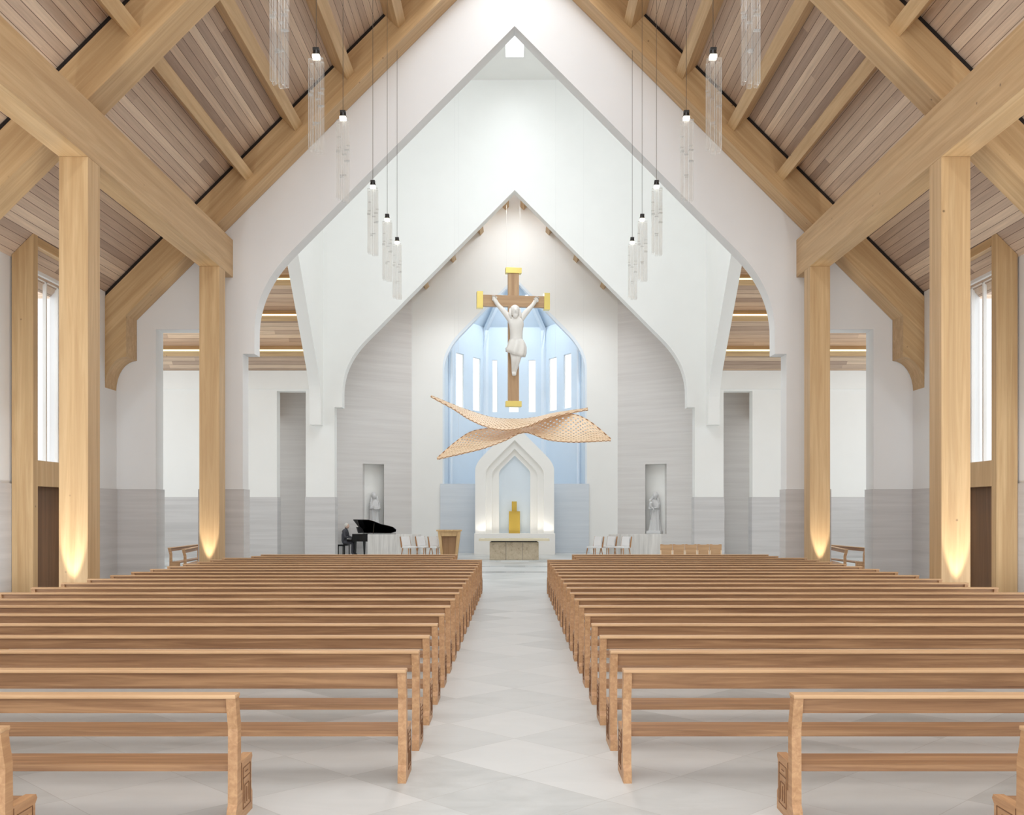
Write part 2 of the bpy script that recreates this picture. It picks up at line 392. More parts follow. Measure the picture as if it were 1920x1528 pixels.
# chancel: gable wall, splayed walls with niches, roof
H3, SP = 3.35, 8.74
arc = [(-H3, 0.15), (-H3, SP)] + qb((-H3, SP), (-H3, 9.65), (-2.4, 10.56), 10)[1:] + [(0, 12.96)]
arc = arc + [(-x, z) for x, z in reversed(arc[:-1])]
bm = NB(); prism(bm, [(-4.79, 0.15), (-4.79, 14), (0, 18.3), (4.79, 14), (4.79, 0.15)] + arc[::-1], W3, W3+0.32, XZ); struct('wall_chancel', bm, white2)
bm = NB(); prism(bm, arc + [(x*.978, z if z < 1 else z-.13*(z > 8.8)) for x, z in reversed(arc)], W3-.015, W3+.33, XZ); struct('trim_11', bm, bluerib)
dirv = Vector((-3.81, -2.8, 0)).normalized()
for s, nm, _ in SIDES:
    d = Vector((s*-1*dirv.x, dirv.y, 0)); nrm = Vector((s*-1*abs(dirv.y), abs(dirv.x)*-1, 0)).normalized()
    base = Vector((s*4.79, W3, 0))
    # thickness goes away from the room
    place = lambda u, v, w, d=d, nrm=nrm, base=base: base + d*u + Vector((0, w, v))
    bm = NB(); prism(bm, [(0, .15), (4.73, .15), (4.73, 11.0), (0, 15.7)], 0, .55, place, [[(1.454, 1.056), (2.544, 1.056), (2.544, 4.22), (1.454, 4.22)]])
    struct('wall_chancel_' + nm, bm, chancel_stone)
    bm = NB(); prism(bm, [(1.3, .9), (2.7, .9), (2.7, 4.4), (1.3, 4.4)], .55, .62, place); struct('trim_%d' % (3 if s < 0 else 4), bm, white2)
    bm = NB(); prism(bm, [(s*0.25, 16.95), (s*9.2, 7.95), (s*9.2, 8.15), (s*0.25, 17.15)], W2b, W3, XZ); struct('ceiling_chancel_' + nm, bm, boards)
    for k, X in enumerate((0.42, 1.59, 2.87, 4.12)):
        lo = Vector((s*X, 0, 16.5-X))   # lower outer corner
        up = Vector((-s*.7071, 0, .7071)); dn = Vector((s*.7071, 0, .7071))
        pts = [lo, lo + up*.22, lo + up*.22 + dn*.34, lo + dn*.34]
        bm = NB(); prism(bm, [(p.x, p.z) for p in pts], W2b, W3, XZ)
        o = obj('purlin', bm, timber_y)
        prop(o, 'short brown purlin stub above the chancel wall, %s, %s from the ridge' % (_, ORD[k]), 'roof beam', 'purlins in the chancel roof')

# ------------------------------------------------------------------ apse
app = [(-3.35, W3+.32), (-3.12, 47.5), (-1.5, 50.4), (1.5, 50.4), (3.12, 47.5), (3.35, W3+.32)]
WT = 11.4
def seg_wall(bm, a, b_, z0, z1, wins, th=.10):
    a, b_ = Vector((a[0], a[1], 0)), Vector((b_[0], b_[1], 0)); L = (b_-a).length; d = (b_-a)/L; n = Vector((-d.y, d.x, 0))
    prism(bm, [(0, z0), (L, z0), (L, z1), (0, z1)], 0, th, lambda u, v, w: a + d*u + n*w + Vector((0, 0, v)), wins)
    return L
def xs_on(a, b_, px):
    k = (px - VX)/F; a, b_ = Vector(a), Vector(b_); L = (b_-a).length; d = (b_-a)/L
    return (k*a.y - a.x)/(d.x - k*d.y)
bm = NB()
apse_wins = []
for i in range(5):
    a, b_ = app[i], app[i+1]; wins = []
    pxs = {1: [(855, 870), (887, 901)], 2: [(923, 932.5), (954, 973), (991, 1004.5)], 3: [(1029, 1043.5), (1057, 1071)]}.get(i, [])
    for p0, p1 in pxs:
        u0, u1 = xs_on(a, b_, p0), xs_on(a, b_, p1)
        wins.append([(u0, 7.1), (u1, 7.1), (u1, 9.75), (u0, 9.75)]); apse_wins.append((a, b_, u0, u1))
    seg_wall(bm, a, b_, 0.15, WT, wins)
struct('wall_apse', bm, blue)
for k, (a, b_, u0, u1) in enumerate(apse_wins):
    a3, b3 = Vector((a[0], a[1], 0)), Vector((b_[0], b_[1], 0)); d = (b3-a3).normalized(); n = Vector((-d.y, d.x, 0))
    pl = lambda u, v, w: a3 + d*u + n*w + Vector((0, 0, v))
    bm = NB(); prism(bm, [(u0, 7.1), (u1, 7.1), (u1, 9.75), (u0, 9.75)], .05, .09, pl, [[(u0+.03, 7.13), (u1-.03, 7.13), (u1-.03, 9.72), (u0+.03, 9.72)]])
    w = struct('window_%d' % (7+k), bm, white2)
    bm = NB(); prism(bm, [(u0+.03, 7.13), (u1-.03, 7.13), (u1-.03, 9.72), (u0+.03, 9.72)], .065, .07, pl); obj('pane', bm, glass_win, w)
bm = NB(); apex = (0, 47.4, 14.0)
ring = [bm.verts.new((x*1.03, y, WT)) for x, y in app]; top = bm.verts.new(apex)
for i in range(5): bm.faces.new([ring[i], ring[i+1], top])
f2 = [bm.verts.new((-3.35, W3+.32, WT)), bm.verts.new((3.35, W3+.32, WT)), bm.verts.new((0, W3+.32, 14.6))]
bm.faces.new([ring[0], top, f2[2]]); bm.faces.new([ring[5], f2[2], top])
o = struct('ceiling_apse', bm, blue); md = o.modifiers.new('t', 'SOLIDIFY'); md.thickness = 0.12; md.offset = 1
for k, (x, y) in enumerate(app[1:5]):
    bm = NB(); cx = x*0.97; cy = y-.08
    r1 = 0.15 if k in (1, 2) else 0.08
    tube(bm, [(cx, cy, .15), (cx, cy, WT-1.2), (cx*.99, cy-.05, WT-.1), (0.05*x, 47.3, 13.6)], r1, 6)
    struct('trim_%d' % (7+k), bm, bluerib)
# lower stone screen wall of the apse
bm = NB()
pts = [(-3.45, W3-.12)] + [(-3.45 + 6.9*i/12, W3-.12 + 0.0*math.sin(PI*i/12)) for i in range(1, 13)]
box(bm, -3.45, 3.45, W3-.14, W3-.02, .15, 3.36); struct('wall_apse_screen', bm, apse_stone)

# ------------------------------------------------------------------ timber structure
def rafter_outline(xw):
    o = [(0, 18.87), (0, 17.8), (-10.46, 7.34), (-10.46, 6.217)]
    for i in range(1, 9):
        a = PI/2 + i/8*PI/2
        o.append((-10.46 + (xw-10.46)*math.cos(a), 5.39 + .827*math.sin(a)))
    o.append((-xw, 18.87-xw))
    return o
for k, (y0, y1, xw, lab) in enumerate(((26.8, 27.56, XB-.002, 'against the white gable wall'), (18.7, 19.46, XA-.002, 'one bay nearer than the gable wall'))):
    t = empty('timber_frame', (0, y0, 0), 'pair of huge timber rafters with curved brackets ' + lab, 'timber frame')
    for s, nm, _ in SIDES:
        ol = [(s*-x, z) for x, z in rafter_outline(xw)]
        bm = NB(); prism(bm, ol, 0, y1-y0, XZ)
        obj('rafter', bm, timber_dl if s < 0 else timber_dr, t)
        bm = NB(); prism(bm, [(0, 18.87), (s*xw, 18.87-xw), (s*xw, 18.99-xw), (0, 18.99)], .02, y1-y0-.02, XZ)  # dark strip paints the shade line between rafter top and roof boards
        o = obj('shadow_strip', bm, shadowm, t); o['label'] = 'black strip painted as the shadow gap above the rafter'
for s, nm, sd in SIDES:
    for k, (y, w) in enumerate(((26.3, 'close to the white gable wall'), (18.2, 'one bay nearer than the gable wall'))):
        bm = NB(); a, b_ = sorted((s*7.8, s*8.335)); box(bm, a, b_, y, y+.53, 0, 8.53, bev=.012)
        prop(obj('timber_column', bm, timber_z), 'square timber column, %s of the nave, %s' % (sd, w), 'column', 'timber columns of the nave')
    bm = NB(); a, b_ = sorted((s*7.8, s*8.335)); box(bm, a, b_, -3, W1-.005, 8.53, 9.57, bev=.012)
    prop(obj('timber_beam', bm, timber_y), 'long deep timber beam resting on the columns on %s' % sd, 'beam')
    for bay, (y0, y1, bl) in enumerate(((19.46, 26.8, 'gable wall bay'), (11.4, 18.7, 'nearest bay'))):
        for k, X in enumerate((1.76, 3.13, 4.51, 5.90, 7.225)):
            lo = Vector((s*X, 0, 18.18-X)); up = Vector((-s*.7071, 0, .7071)); dn = Vector((s*.7071, 0, .7071))
            pts = [lo, lo + up*.27, lo + up*.27 + dn*.574, lo + dn*.574]
            bm = NB(); prism(bm, [(p.x, p.z) for p in pts], y0, y1, XZ)
            bmesh.ops.recalc_face_normals(bm, faces=bm.faces)
            prop(obj('purlin', bm, timber_y), 'timber roof purlin, %s, %s from the ridge, %s' % (sd, ORD[k], bl), 'roof beam', 'purlins in the nave roof')
    # window surround of timber projecting from the side wall
    t = empty('window_surround', (s*XA, 23.7, 0), 'tall projecting timber window surround with dark recess below, on %s' % sd, 'window surround')
    inv = Matrix.Translation((-s*XA, -23.7, 0)); xi, xo = 10.74, XA-.045
    def part(nm, bm, m):
        o = obj(nm, bm, m, t); o.matrix_parent_inverse = inv; return o
    def post(y0, y1):
        bm = NB(); prism(bm, [(s*xi, 0), (s*xo, 0), (s*xo, 18.99-xo), (s*xi, 18.99-xi)], y0, y1, XZ); return bm
    part('post', post(22.2, 22.42), timber_z); part('post', post(24.95, 25.2), timber_z)
    bm = NB(); a, b_ = sorted((s*xi, s*(xi+.16))); box(bm, a, b_, 22.42, 24.95, 2.62, 3.2); part('rail', bm, timber_z)
    bm = NB(); a, b_ = sorted((s*xi, s*(xi+.16))); box(bm, a, b_, 22.42, 24.95, 8.02, 8.22); part('header', bm, timber_y)
    bm = NB(); a, b_ = sorted((s*(xi+.16), s*xo)); box(bm, a, b_, 22.42, 24.95, 3.1, 3.2); part('sill', bm, timber_y)
    bm = NB(); a, b_ = sorted((s*(xo-.08), s*xo)); box(bm, a, b_, 22.42, 24.95, 0, 3.1); o = part('recess_panel', bm, door_wood); o['label'] = 'dark brown recessed panel'

# ------------------------------------------------------------------ pews
PEWH = .852
def pew_mesh(L):
    """length L along x from 0 (aisle end) to L; rear at y=0, faces +y"""
    prof = [(.0, 0), (.0, .09), (.03, .13), (.035, .62), (.0, .75), (-.015, .827), (.07, .827), (.085, .75), (.115, .65), (.12, .387), (.385, .387), (.40, .362), (.375, .335), (.375, .15), (.40, .12), (.40, 0)]
    parts = []
    for x in (0, L-.062):
        bm = NB(); prism(bm, prof, x, x+.062, YZ); parts.append(('end_panel', bm, pew_z))
    bm = NB(); box(bm, -.004, L+.004, -.03, .085, .826, PEWH, bev=.009); parts.append(('top_rail', bm, pew_top))
    bm = NB(); prism(bm, [(.035, .722), (.06, .722), (.045, .827), (.015, .827)], .062, L-.062, YZ); parts.append(('backrest', bm, pew_x))
    bm = NB(); prism(bm, [(.075, .335), (.385, .335), (.395, .357), (.38, .379), (.075, .379)], .062, L-.062, YZ); parts.append(('seat', bm, pew_x))
    # carved panel lines on the end facing the aisle
    bm = NB(); e = .004
    def ln(y0, y1, z0, z1): box(bm, -e, .001, y0, y1, z0, z1)
    y0, y1, z0, z1 = .16, .34, .06, .335; w = .005
    for a in ((y0, y1, z1-w, z1), (y0, y1, z0, z0+w), (y0, y0+w, z0, z1), (y1-w, y1, z0, z1), (y0, y1, .26, .26+w), (.20, .30, .21, .21+w),
              (.20, .20+w, .09, .21), (.30, .30+w, .09, .21), (.247, .253, .09, .19), (.22, .28, .295, .300), (.12, .12+w, .2, .38)): ln(*a)
    parts.append(('carving', bm, carve_m))
    return parts
PM = {}
def make_pew(L):
    key = round(L, 3)
    if key not in PM:
        PM[key] = []
        for nm, bm, m in pew_mesh(L):
            bmesh.ops.recalc_face_normals(bm, faces=bm.faces)
            me = bpy.data.meshes.new(nm); bm.to_mesh(me); bm.free(); me.materials.append(m); PM[key].append((nm, me))
    return PM[key]
def place_pew(x_in, L, y, s, label, group, rz=0, z=0):
    t = empty('pew', (x_in, y, z), label, 'pew', group, rz); first_end = True
    for nm, me in make_pew(L):
        o = bpy.data.objects.new(nm, me); C.objects.link(o)
        if nm == 'carving': o.parent = aisle_end; o['label'] = 'carved lines on the end panel'; continue
        if nm == 'end_panel' and first_end: aisle_end = o; first_end = False
        o.parent = t
        if s < 0: o.scale = (-1, 1, 1)
    return t
for s, nm, sd in SIDES:
    for i, n in enumerate(range(-2, 21)):
        y = 7.43 + 1.0155*n
        xin = {-2: 2.78, -1: 1.795}.get(n, .812 if n <= 17 else 1.60)
        xout = 7.07 if n >= 19 else 7.55
        ex = {-2: '', -1: ', ending well short', 20: ', frontmost'}.get(n, '')
        lab = 'oak pew, %s of the aisle, %s row from nearest%s' % (sd, ORD[i], ex)
        place_pew(s*xin, xout - xin, y, s, lab, 'oak pews on %s of the aisle' % sd)
    # transept pews turned towards the crossing
    place_pew(s*11.75, 3.6, 33.2, 1, 'turned side pew in the transept, %s, farther of two' % sd, 'turned pews in the transepts', rz=PI/2 + s*.055) if s > 0 else \
        place_pew(s*11.75, 3.6, 33.2+3.6, 1, 'turned side pew in the transept, %s, farther of two' % sd, 'turned pews in the transepts', rz=-PI/2 + .055)
    place_pew(s*10.6, 3.4, 31.7, 1, 'turned side pew in the transept, %s, nearer of two' % sd, 'turned pews in the transepts', rz=PI/2 - .15) if s > 0 else \
        place_pew(s*11.1, 3.4, 31.7+3.4, 1, 'turned side pew in the transept, %s, nearer of two' % sd, 'turned pews in the transepts', rz=-PI/2 + .15)

# ------------------------------------------------------------------ pendant lamps
def make_pendant():
    t = empty('pendant_lamp', (0, 0, 0), '', 'pendant lamp')
    bm = NB(); bmesh.ops.create_cone(bm, cap_ends=True, segments=16, radius1=.065, radius2=.045, depth=.11, matrix=Matrix.Translation((0, 0, -.055)))
    box(bm, -.05, .05, -.05, .05, -.05, 0, bev=.004); obj('cap', bm, blackm, t)
    bm = NB(); box(bm, -.058, .058, -.058, .058, -.17, -.112, bev=.008); obj('light', bm, lampglow, t)
    rnd = random.Random(3)
    spots = [(-.085, -.05), (-.01, -.085), (.08, -.06), (.09, .045), (.01, .085), (-.08, .05)]
    for i, (x, y) in enumerate(spots):
        w = rnd.uniform(.026, .04); zt = -.14 - rnd.uniform(0, .10); zb = -1.60 - rnd.uniform(0, .10)
        bm = NB(); box(bm, x-w, x+w, y-w, y+w, zb, zt, bev=.006)
        for j in range(2):
            z = rnd.uniform(zb+.1, zt-.1); box(bm, x-w-.004, x+w+.004, y-w-.004, y+w+.004, z, z+.008)
        obj('glass_tube', bm, glass_lamp, t)
    return t
proto = make_pendant()
cz = 9.51
pend = [13.54, 16.06, 18.56, 22.46, 24.99, 27.1]
cords = {}
for s, nm, sd in SIDES:
    for k, D in enumerate(pend):
        lab = 'hanging glass rod lamp, %s, %s' % (sd, ['nearest, cut off by the view', 'second from the nearest', 'third from the nearest', 'fourth from the nearest', 'fifth from the nearest', 'smallest, closest to the white gable wall'][k])
        loc = (s*3.2, D, cz)
        if s < 0 and k == 0: t = proto; t.location = loc; t['label'] = lab; t['group'] = 'glass pendant lamps'
        else: t = dup(proto, loc, None, lab, 'glass pendant lamps')
        ztop = (17.8-3.2) if (26.8 <= D <= 27.56 or 18.7 <= D <= 19.46) else 15.02
        me = cords.get(ztop)
        if not me:
            bm = NB(); tube(bm, [(0, 0, 0), (0, 0, ztop-cz)], .0055, 6); me = bpy.data.meshes.new('cord'); bm.to_mesh(me); bm.free(); me.materials.append(cordm); cords[ztop] = me
        o = bpy.data.objects.new('cord', me); C.objects.link(o); o.parent = t

# ------------------------------------------------------------------ reredos, tabernacle, altar
def rere(hw, z0, zt, n=8):
    L = [(-hw, z0), (-hw, zt-1.17*hw)] + qb((-hw, zt-1.17*hw), (-hw, zt-hw), (-hw*.78, zt-hw*.78), n)[1:] + [(0, zt)]
    return L + [(-x, z) for x, z in reversed(L[:-1])]
yR = 44.6; sc = yR/F
Z = lambda py, D=yR: CH - (py-HZ)*D/F
t = empty('reredos', (0, yR, .15), 'white stepped pointed arch surround behind the altar around the gold tabernacle', 'altar screen')
inv = Matrix.Translation((0, -yR, -.15))
def rp(nm, bm, m, sm=False):
    o = obj(nm, bm, m, t, sm); o.matrix_parent_inverse = inv; return o
zb = Z(1000)
A0, A1, A2, A3 = [rere(h*sc, zb, Z(zt)) for h, zt in ((74, 795), (54.5, 825), (43, 841), (29.5, 853))]
for nm, o_, i_, y0, y1 in (('outer_arch', A0, A1, 0, .6), ('middle_arch', A1, A2, .18, .6), ('inner_arch', A2, A3, .36, .6)):
    bm = NB(); prism(bm, o_ + i_[::-1], yR+y0, yR+y1, XZ); rp(nm, bm, white2)
bm = NB(); prism(bm, A3, yR+.5, yR+.6, XZ); o = rp('back_panel', bm, blue); o['label'] = 'pale blue back panel'
bm = NB(); box(bm, -74*sc-.03, 74*sc+.03, yR-.35, yR+.6, .15, zb, bev=.01); rp('pedestal', bm, white2)
yT = yR+.02; s2 = yT/F
t = empty('tabernacle', (0, yT, zb), 'gold tabernacle with a narrow upper block standing in the white arch', 'tabernacle')
inv = Matrix.Translation((0, -yT, -zb))
for nm, x0, x1, p0, p1, dpt in (('body', 954, 975, 1000, 958.5, .16), ('tower', 959.5, 969, 958.5, 940, .11)):
    bm = NB(); box(bm, (x0-965)*s2, (x1-965)*s2, yT+.18-dpt, yT+.18+dpt, Z(p0, yT), Z(p1, yT), bev=.012)
    o = obj(nm, bm, goldflat, t); o.matrix_parent_inverse = inv
bm = NB(); box(bm, -10.2*s2, 9*s2, yT+.0, yT+.02, Z(995, yT), Z(962, yT)); o = obj('door', bm, goldflat, t); o.matrix_parent_inverse = inv
yA = 39.35; t = empty('altar', (0, yA, .15), 'altar of three rough limestone blocks under a thin stone slab', 'altar'); inv = Matrix.Translation((0, -yA, -.15)); s2 = yA/F
for x0, x1 in ((918, 948.5), (949, 979.5), (980, 1010)):
    bm = NB(); box(bm, (x0-965)*s2, (x1-965)*s2, yA, yA+.9, .15, Z(1016.5, yA), bev=.02); o = obj('stone_block', bm, alt_m, t); o.matrix_parent_inverse = inv
bm = NB(); box(bm, (921-965)*s2, (1007-965)*s2, yA+.05, yA+.85, Z(1016.5, yA), Z(1014, yA)); o = obj('plinth', bm, blackm, t); o.matrix_parent_inverse = inv
bm = NB(); box(bm, (898-965)*s2, (1030-965)*s2, yA-.25, yA+1.1, Z(1014, yA), Z(1010.3, yA), bev=.008); o = obj('altar_slab', bm, plain('altar_top_stone', srgb(214, 204, 176), .5), t); o.matrix_parent_inverse = inv

# low marble walls
for s, nm, sd in SIDES:
    bm = NB(); a, b_ = sorted((s*4.0, s*6.25)); box(bm, a, b_, 42.3, 42.5, .15, 1.10, bev=.01)
    prop(obj('low_wall', bm, marble_low), 'low pale marble screen wall ' + ('in front of the grand piano' if s < 0 else 'below the statue holding a child'), 'low wall')

# ------------------------------------------------------------------ lectern
yL = 40.6; s2 = yL/F; t = empty('lectern', ((842-965)*s2, yL, .15), 'tall tapered wooden lectern with open shelf back beside the altar', 'lectern')
hb, ht = .33, .46; zt = Z(996, yL)-.15
bm = NB()
for s in (-1, 1): prism(bm, [(s*hb, 0), (s*ht, zt), (s*(ht-.13), zt), (s*(hb-.10), 0)], -.05, .4, XZ)
obj('side_panel', bm, lect, t)
bm = NB(); prism(bm, [(-ht+.13, zt-.2), (ht-.13, zt-.2), (ht-.13, zt), (-ht+.13, zt)], -.05, .4, XZ); obj('top_rail', bm, lect, t)
bm = NB(); prism(bm, [(-hb+.10, 0), (hb-.10, 0), (ht-.15, zt-.2), (-ht+.15, zt-.2)], .25, .3, XZ); o = obj('recess_panel', bm, lect_d, t); o['label'] = 'darker recessed panel'
bm = NB(); prism(bm, [(-.52, -.02), (-.36, -.14), (.36, -.14), (.52, -.02), (.5, .45), (-.5, .45)], zt, zt+.06, XY); obj('book_rest', bm, lect, t)

# ------------------------------------------------------------------ white chairs
def make_chair():
    t = empty('armless_chair', (0, 0, 0), '', 'chair')
    bm = NB(); box(bm, -.23, .23, -.22, .24, .40, .48, bev=.03); obj('seat', bm, seatm, t)
    bm = NB(); prism(bm, [(-.24, .47), (-.33, .86), (-.27, .88), (-.17, .48)], -.21, .21, YZ); bmesh.ops.bevel(bm, geom=bm.edges[:], offset=.015, segments=2, affect='EDGES'); obj('backrest', bm, seatm, t)
    for s in (-1, 1):
        bm = NB(); prism(bm, [(-.27, .42), (-.36, .87), (-.32, .88), (-.20, .42)], s*.215, s*.245, YZ); obj('back_post', bm, legm, t)
        for y in (-.2, .2):
            bm = NB(); tube(bm, [(s*.2, y, .41), (s*.25, y*1.3, 0)], .02, 8, radii=[.026, .014]); obj('leg', bm, legm, t)
    return t
ch = make_chair(); first = True
for X, D, rz, lab in ((-4.35, 41.2, -.9, 'white chair beside the marble screen, outermost of three near the lectern'),
                      (-3.75, 41.5, -.75, 'white upholstered chair, middle of the three near the lectern'),
                      (-3.2, 41.2, -.6, 'white upholstered chair half hidden by the lectern'),
                      (3.30, 41.2, .6, 'white upholstered chair across from the lectern, closest to the altar'),
                      (3.88, 41.5, .75, 'white upholstered chair across from the lectern, middle of three'),
                      (4.45, 41.2, .9, 'white upholstered chair across from the lectern, farthest from the altar')):
    # turned towards the altar: chair front is +y, so turn it to face inwards and to the nave
    if first: ch.location = (X, D, .15); ch.rotation_euler = (0, 0, PI - rz if False else rz); ch['label'] = lab; ch['group'] = 'white clergy chairs'; first = False
    else: dup(ch, (X, D, .15), rz, lab, 'white clergy chairs')
for o in [o for o in C.objects if o.name.startswith('armless_chair')]:
    o.rotation_euler.z = (PI + .75) if o.location.x < 0 else (PI - .75)
# choir chairs
def make_choir():
    t = empty('choir_chair', (0, 0, 0), '', 'chair')
    bm = NB(); prism(bm, [(-.2, .40), (.2, .40), (.212, .85), (.16, .86), (.08, .842), (-.08, .842), (-.16, .86), (-.212, .85)], -.05, -.01, XZ); obj('backrest', bm, pew_top, t)
    bm = NB(); box(bm, -.17, .17, .0, .42, .40, .44, bev=.008); obj('seat', bm, pew_top, t)
    for s in (-1, 1):
        bm = NB(); prism(bm, [(-.12, .60), (.36, .60), (.36, .64), (-.12, .64)], s*.19-.018, s*.19+.018, YZ); prism(bm, [(-.12, .64), (-.15, .30), (-.11, .30), (-.08, .6)], s*.19-.018, s*.19+.018, YZ); obj('armrest', bm, arm_m, t)
        for y in (0, .38):
            bm = NB(); box(bm, s*.16-.02, s*.16+.02, y, y+.035, 0, .41); obj('leg', bm, pew_top, t)
    return t
cc = make_choir()
for k in range(5):
    X = 5.36 + k*.435; lab = 'low wooden choir chair, %s from the altar in its row' % ORD[k]
    if k == 0: cc.location = (X, 35.2, .05); cc.rotation_euler = (0, 0, -.12); cc['label'] = lab; cc['group'] = 'row of wooden choir chairs'
    else: dup(cc, (X, 35.2, .05), -.12, lab, 'row of wooden choir chairs')

# ------------------------------------------------------------------ figures
def skin_fig(name, joints, bones, mat, parent, root=0, sub=2):
    me = bpy.data.meshes.new(name); me.from_pydata([j[0] for j in joints], bones, []); me.update(); me.materials.append(mat)
    o = bpy.data.objects.new(name, me); C.objects.link(o)
    if parent: o.parent = parent
    sk = o.modifiers.new('skin', 'SKIN'); sk.use_smooth_shade = True; sk.use_x_symmetry = False
    if not me.skin_vertices: me.skin_vertices.new() if hasattr(me.skin_vertices, 'new') else None
    if len(me.skin_vertices):
        for i, j in enumerate(joints):
            v = me.skin_vertices[0].data[i]; r = j[1]; v.radius = r if isinstance(r, (tuple, list)) else (r, r)
            v.use_root = (i == root)
    sb = o.modifiers.new('sub', 'SUBSURF'); sb.levels = sub; sb.render_levels = sub
    return o
def ellip(bm, c, r, seg=16, rings=10, rot=None):
    mtx = Matrix.Translation(c) @ (rot if rot else Matrix()) @ Matrix.Diagonal((r[0], r[1], r[2], 1))
    bmesh.ops.create_uvsphere(bm, u_segments=seg, v_segments=rings, radius=1, matrix=mtx)

# crucifix, hung in front of the apse; turned a little
yC = 44.0; sC = yC/F; cx0 = (962.3-965)*sC; cz0 = Z(763, yC)
t = empty('crucifix', (cx0, yC, cz0), 'large hanging wooden cross with gold caps and a white figure before the blue apse', 'crucifix', rz=.12)
q = lambda px, py: ((px-962.3)*sC, CH-(py-HZ)*sC - cz0)
def cbox(nm, x0, x1, p0, p1, y0, y1, m, bev=.01):
    (a, z1), (b_, z0) = q(x0, p0), q(x1, p1); bm = NB(); box(bm, a, b_, y0, y1, z0, z1, bev=bev); return obj(nm, bm, m, t)
cbox('upright', 952.2, 972.6, 512, 754, -.12, .12, cross_z)
cbox('crossbeam', 904, 1021, 555, 576, -.13, .11, cross_x)
for a in ((947.5, 977.5, 503, 513.5), (947.5, 977.5, 752.5, 763), (893.5, 905, 549, 580), (1020, 1031, 549, 580)): 
    o = cbox('gold_cap', *a, -.17, .16, gold); 
bm = NB()
for s in (-1, 1): tube(bm, [(s*.3, 0, q(0, 503)[1]), (s*.3, 0, 15.6-cz0)], .004, 6)
obj('hanging_wire', bm, plain('fine_wire_white', srgb(225, 225, 222), .5), t)
J = []; B = []
def jt(px, py, y, r, par=None):
    x, z = q(px, py); J.append(((x, y, z), r)); 
    if par is not None: B.append((par, len(J)-1))
    return len(J)-1
yb = -.34
pelvis = jt(966.5, 648, yb, (.33, .24)); waist_ = jt(966.5, 631, yb, (.28, .21), pelvis); chest = jt(966, 613, yb-.03, (.36, .25), waist_); up = jt(965.5, 602.5, yb-.02, (.30, .2), chest)
neck = jt(965, 597, yb-.04, .13, up); 
hd = jt(963.7, 589, yb-.12, (.18, .21), neck); hd2 = jt(963.5, 584, yb-.12, (.15, .18), hd)
for s in (-1, 1):
    shx, ex, wx, hx = (956, 942, 928.5, 925) if s < 0 else (975, 987.5, 1000.5, 1004.5)
    sh = jt(shx, 602 if s < 0 else 600, yb, .16, up); el = jt(ex, 586 if s < 0 else 585, yb+.03, .13, sh); wr = jt(wx, 569.5 if s < 0 else 570, yb+.14, .085, el); ha = jt(hx, 563.5 if s < 0 else 564, yb+.16, (.13, .07), wr)
    for f in range(4): jt(hx + s*(-2.2+1.6*f)*.9, 558.6 + .5*abs(f-1.5), yb+.12, .042, ha)
    jt(hx - s*4, 563, yb+.10, .045, wr)
for s in (-1, 1):
    hip = jt(961 if s < 0 else 972, 655, yb, .22, pelvis); kn = jt(961.5 if s < 0 else 968.5, 677 if s < 0 else 675, yb-.20, .15, hip)
    an = jt(961.5 if s < 0 else 963.5, 699.5, yb+.08, .09, kn); ft = jt(961 if s < 0 else 963, 706, yb-.06, (.09, .07), an)
skin_fig('body', J, B, cream, t)
x, z = q(963.5, 587); bm = NB(); ellip(bm, (x, yb-.10, z), (.20, .22, .25)); 
fx = Matrix.Rotation(.2, 4, 'X')
obj('head', bm, cream, t, True)
bm = NB(); ellip(bm, (x, yb-.05, z+.05), (.225, .22, .235)); 
for s in (-1, 1): tube(bm, [(x+s*.19, yb-.08, z+.1), (x+s*.22, yb-.1, z-.15), (x+s*.17, yb-.12, z-.36)], .06, 8, radii=[.06, .075, .04])
ellip(bm, (x, yb-.22, z-.21), (.12, .09, .12)); obj('hair', bm, cream, t, True)
bm = NB(); ellip(bm, (x, yb-.32, z-.01), (.03, .05, .06)); ellip(bm, (x-.07, yb-.29, z+.04), (.035, .02, .018)); ellip(bm, (x+.07, yb-.29, z+.04), (.035, .02, .018)); ellip(bm, (x, yb-.31, z-.1), (.05, .02, .018)); obj('face', bm, cream, t, True)
for s in (-1, 1):      # hands, palms to the front, fingers half closed
    hx, hy_ = (925.2, 563) if s < 0 else (1005.3, 563.5)
    x, z = q(hx, hy_); bm = NB(); ellip(bm, (x, yb+.13, z), (.085, .05, .11), rot=Matrix.Rotation(-s*.6, 4, 'Y'))
    for f in range(4):
        ax = x + (-.075+.05*f); l = .075 - .012*abs(f-1.5)
        tube(bm, [(ax, yb+.12, z+.06), (ax+s*.01, yb+.10, z+.06+l), (ax+s*.01, yb+.05, z+.05+l)], .02, 6)
    tube(bm, [(x-s*.06, yb+.12, z-.02), (x-s*.12, yb+.09, z+.03), (x-s*.11, yb+.05, z+.07)], .022, 6)
    obj('hand', bm, cream, t, True)
# loincloth: folded skirt
bm = NB(); rings = []
for i, (py, rx, ry, cxp) in enumerate(((639, .30, .25, 966.5), (645, .37, .30, 967), (653, .42, .33, 967), (660, .44, .35, 965), (667, .40, .34, 964))):
    cx_, zz = q(cxp, py); ring = []
    for k in range(40):
        a = 2*PI*k/40; f = 1 + (.05+.02*i)*math.sin(a*7+i*.5)
        ring.append(bm.verts.new((cx_+rx*f*math.cos(a), yb-.02+ry*f*math.sin(a), zz - (.14*math.cos(a+.6) if i > 2 else 0))))
    rings.append(ring)
for i in range(4):
    for k in range(40): bm.faces.new([rings[i][k], rings[i][(k+1) % 40], rings[i+1][(k+1) % 40], rings[i+1][k]])
bm.faces.new(rings[0])
o = obj('loincloth', bm, cream, t, True); md = o.modifiers.new('t', 'SOLIDIFY'); md.thickness = .03

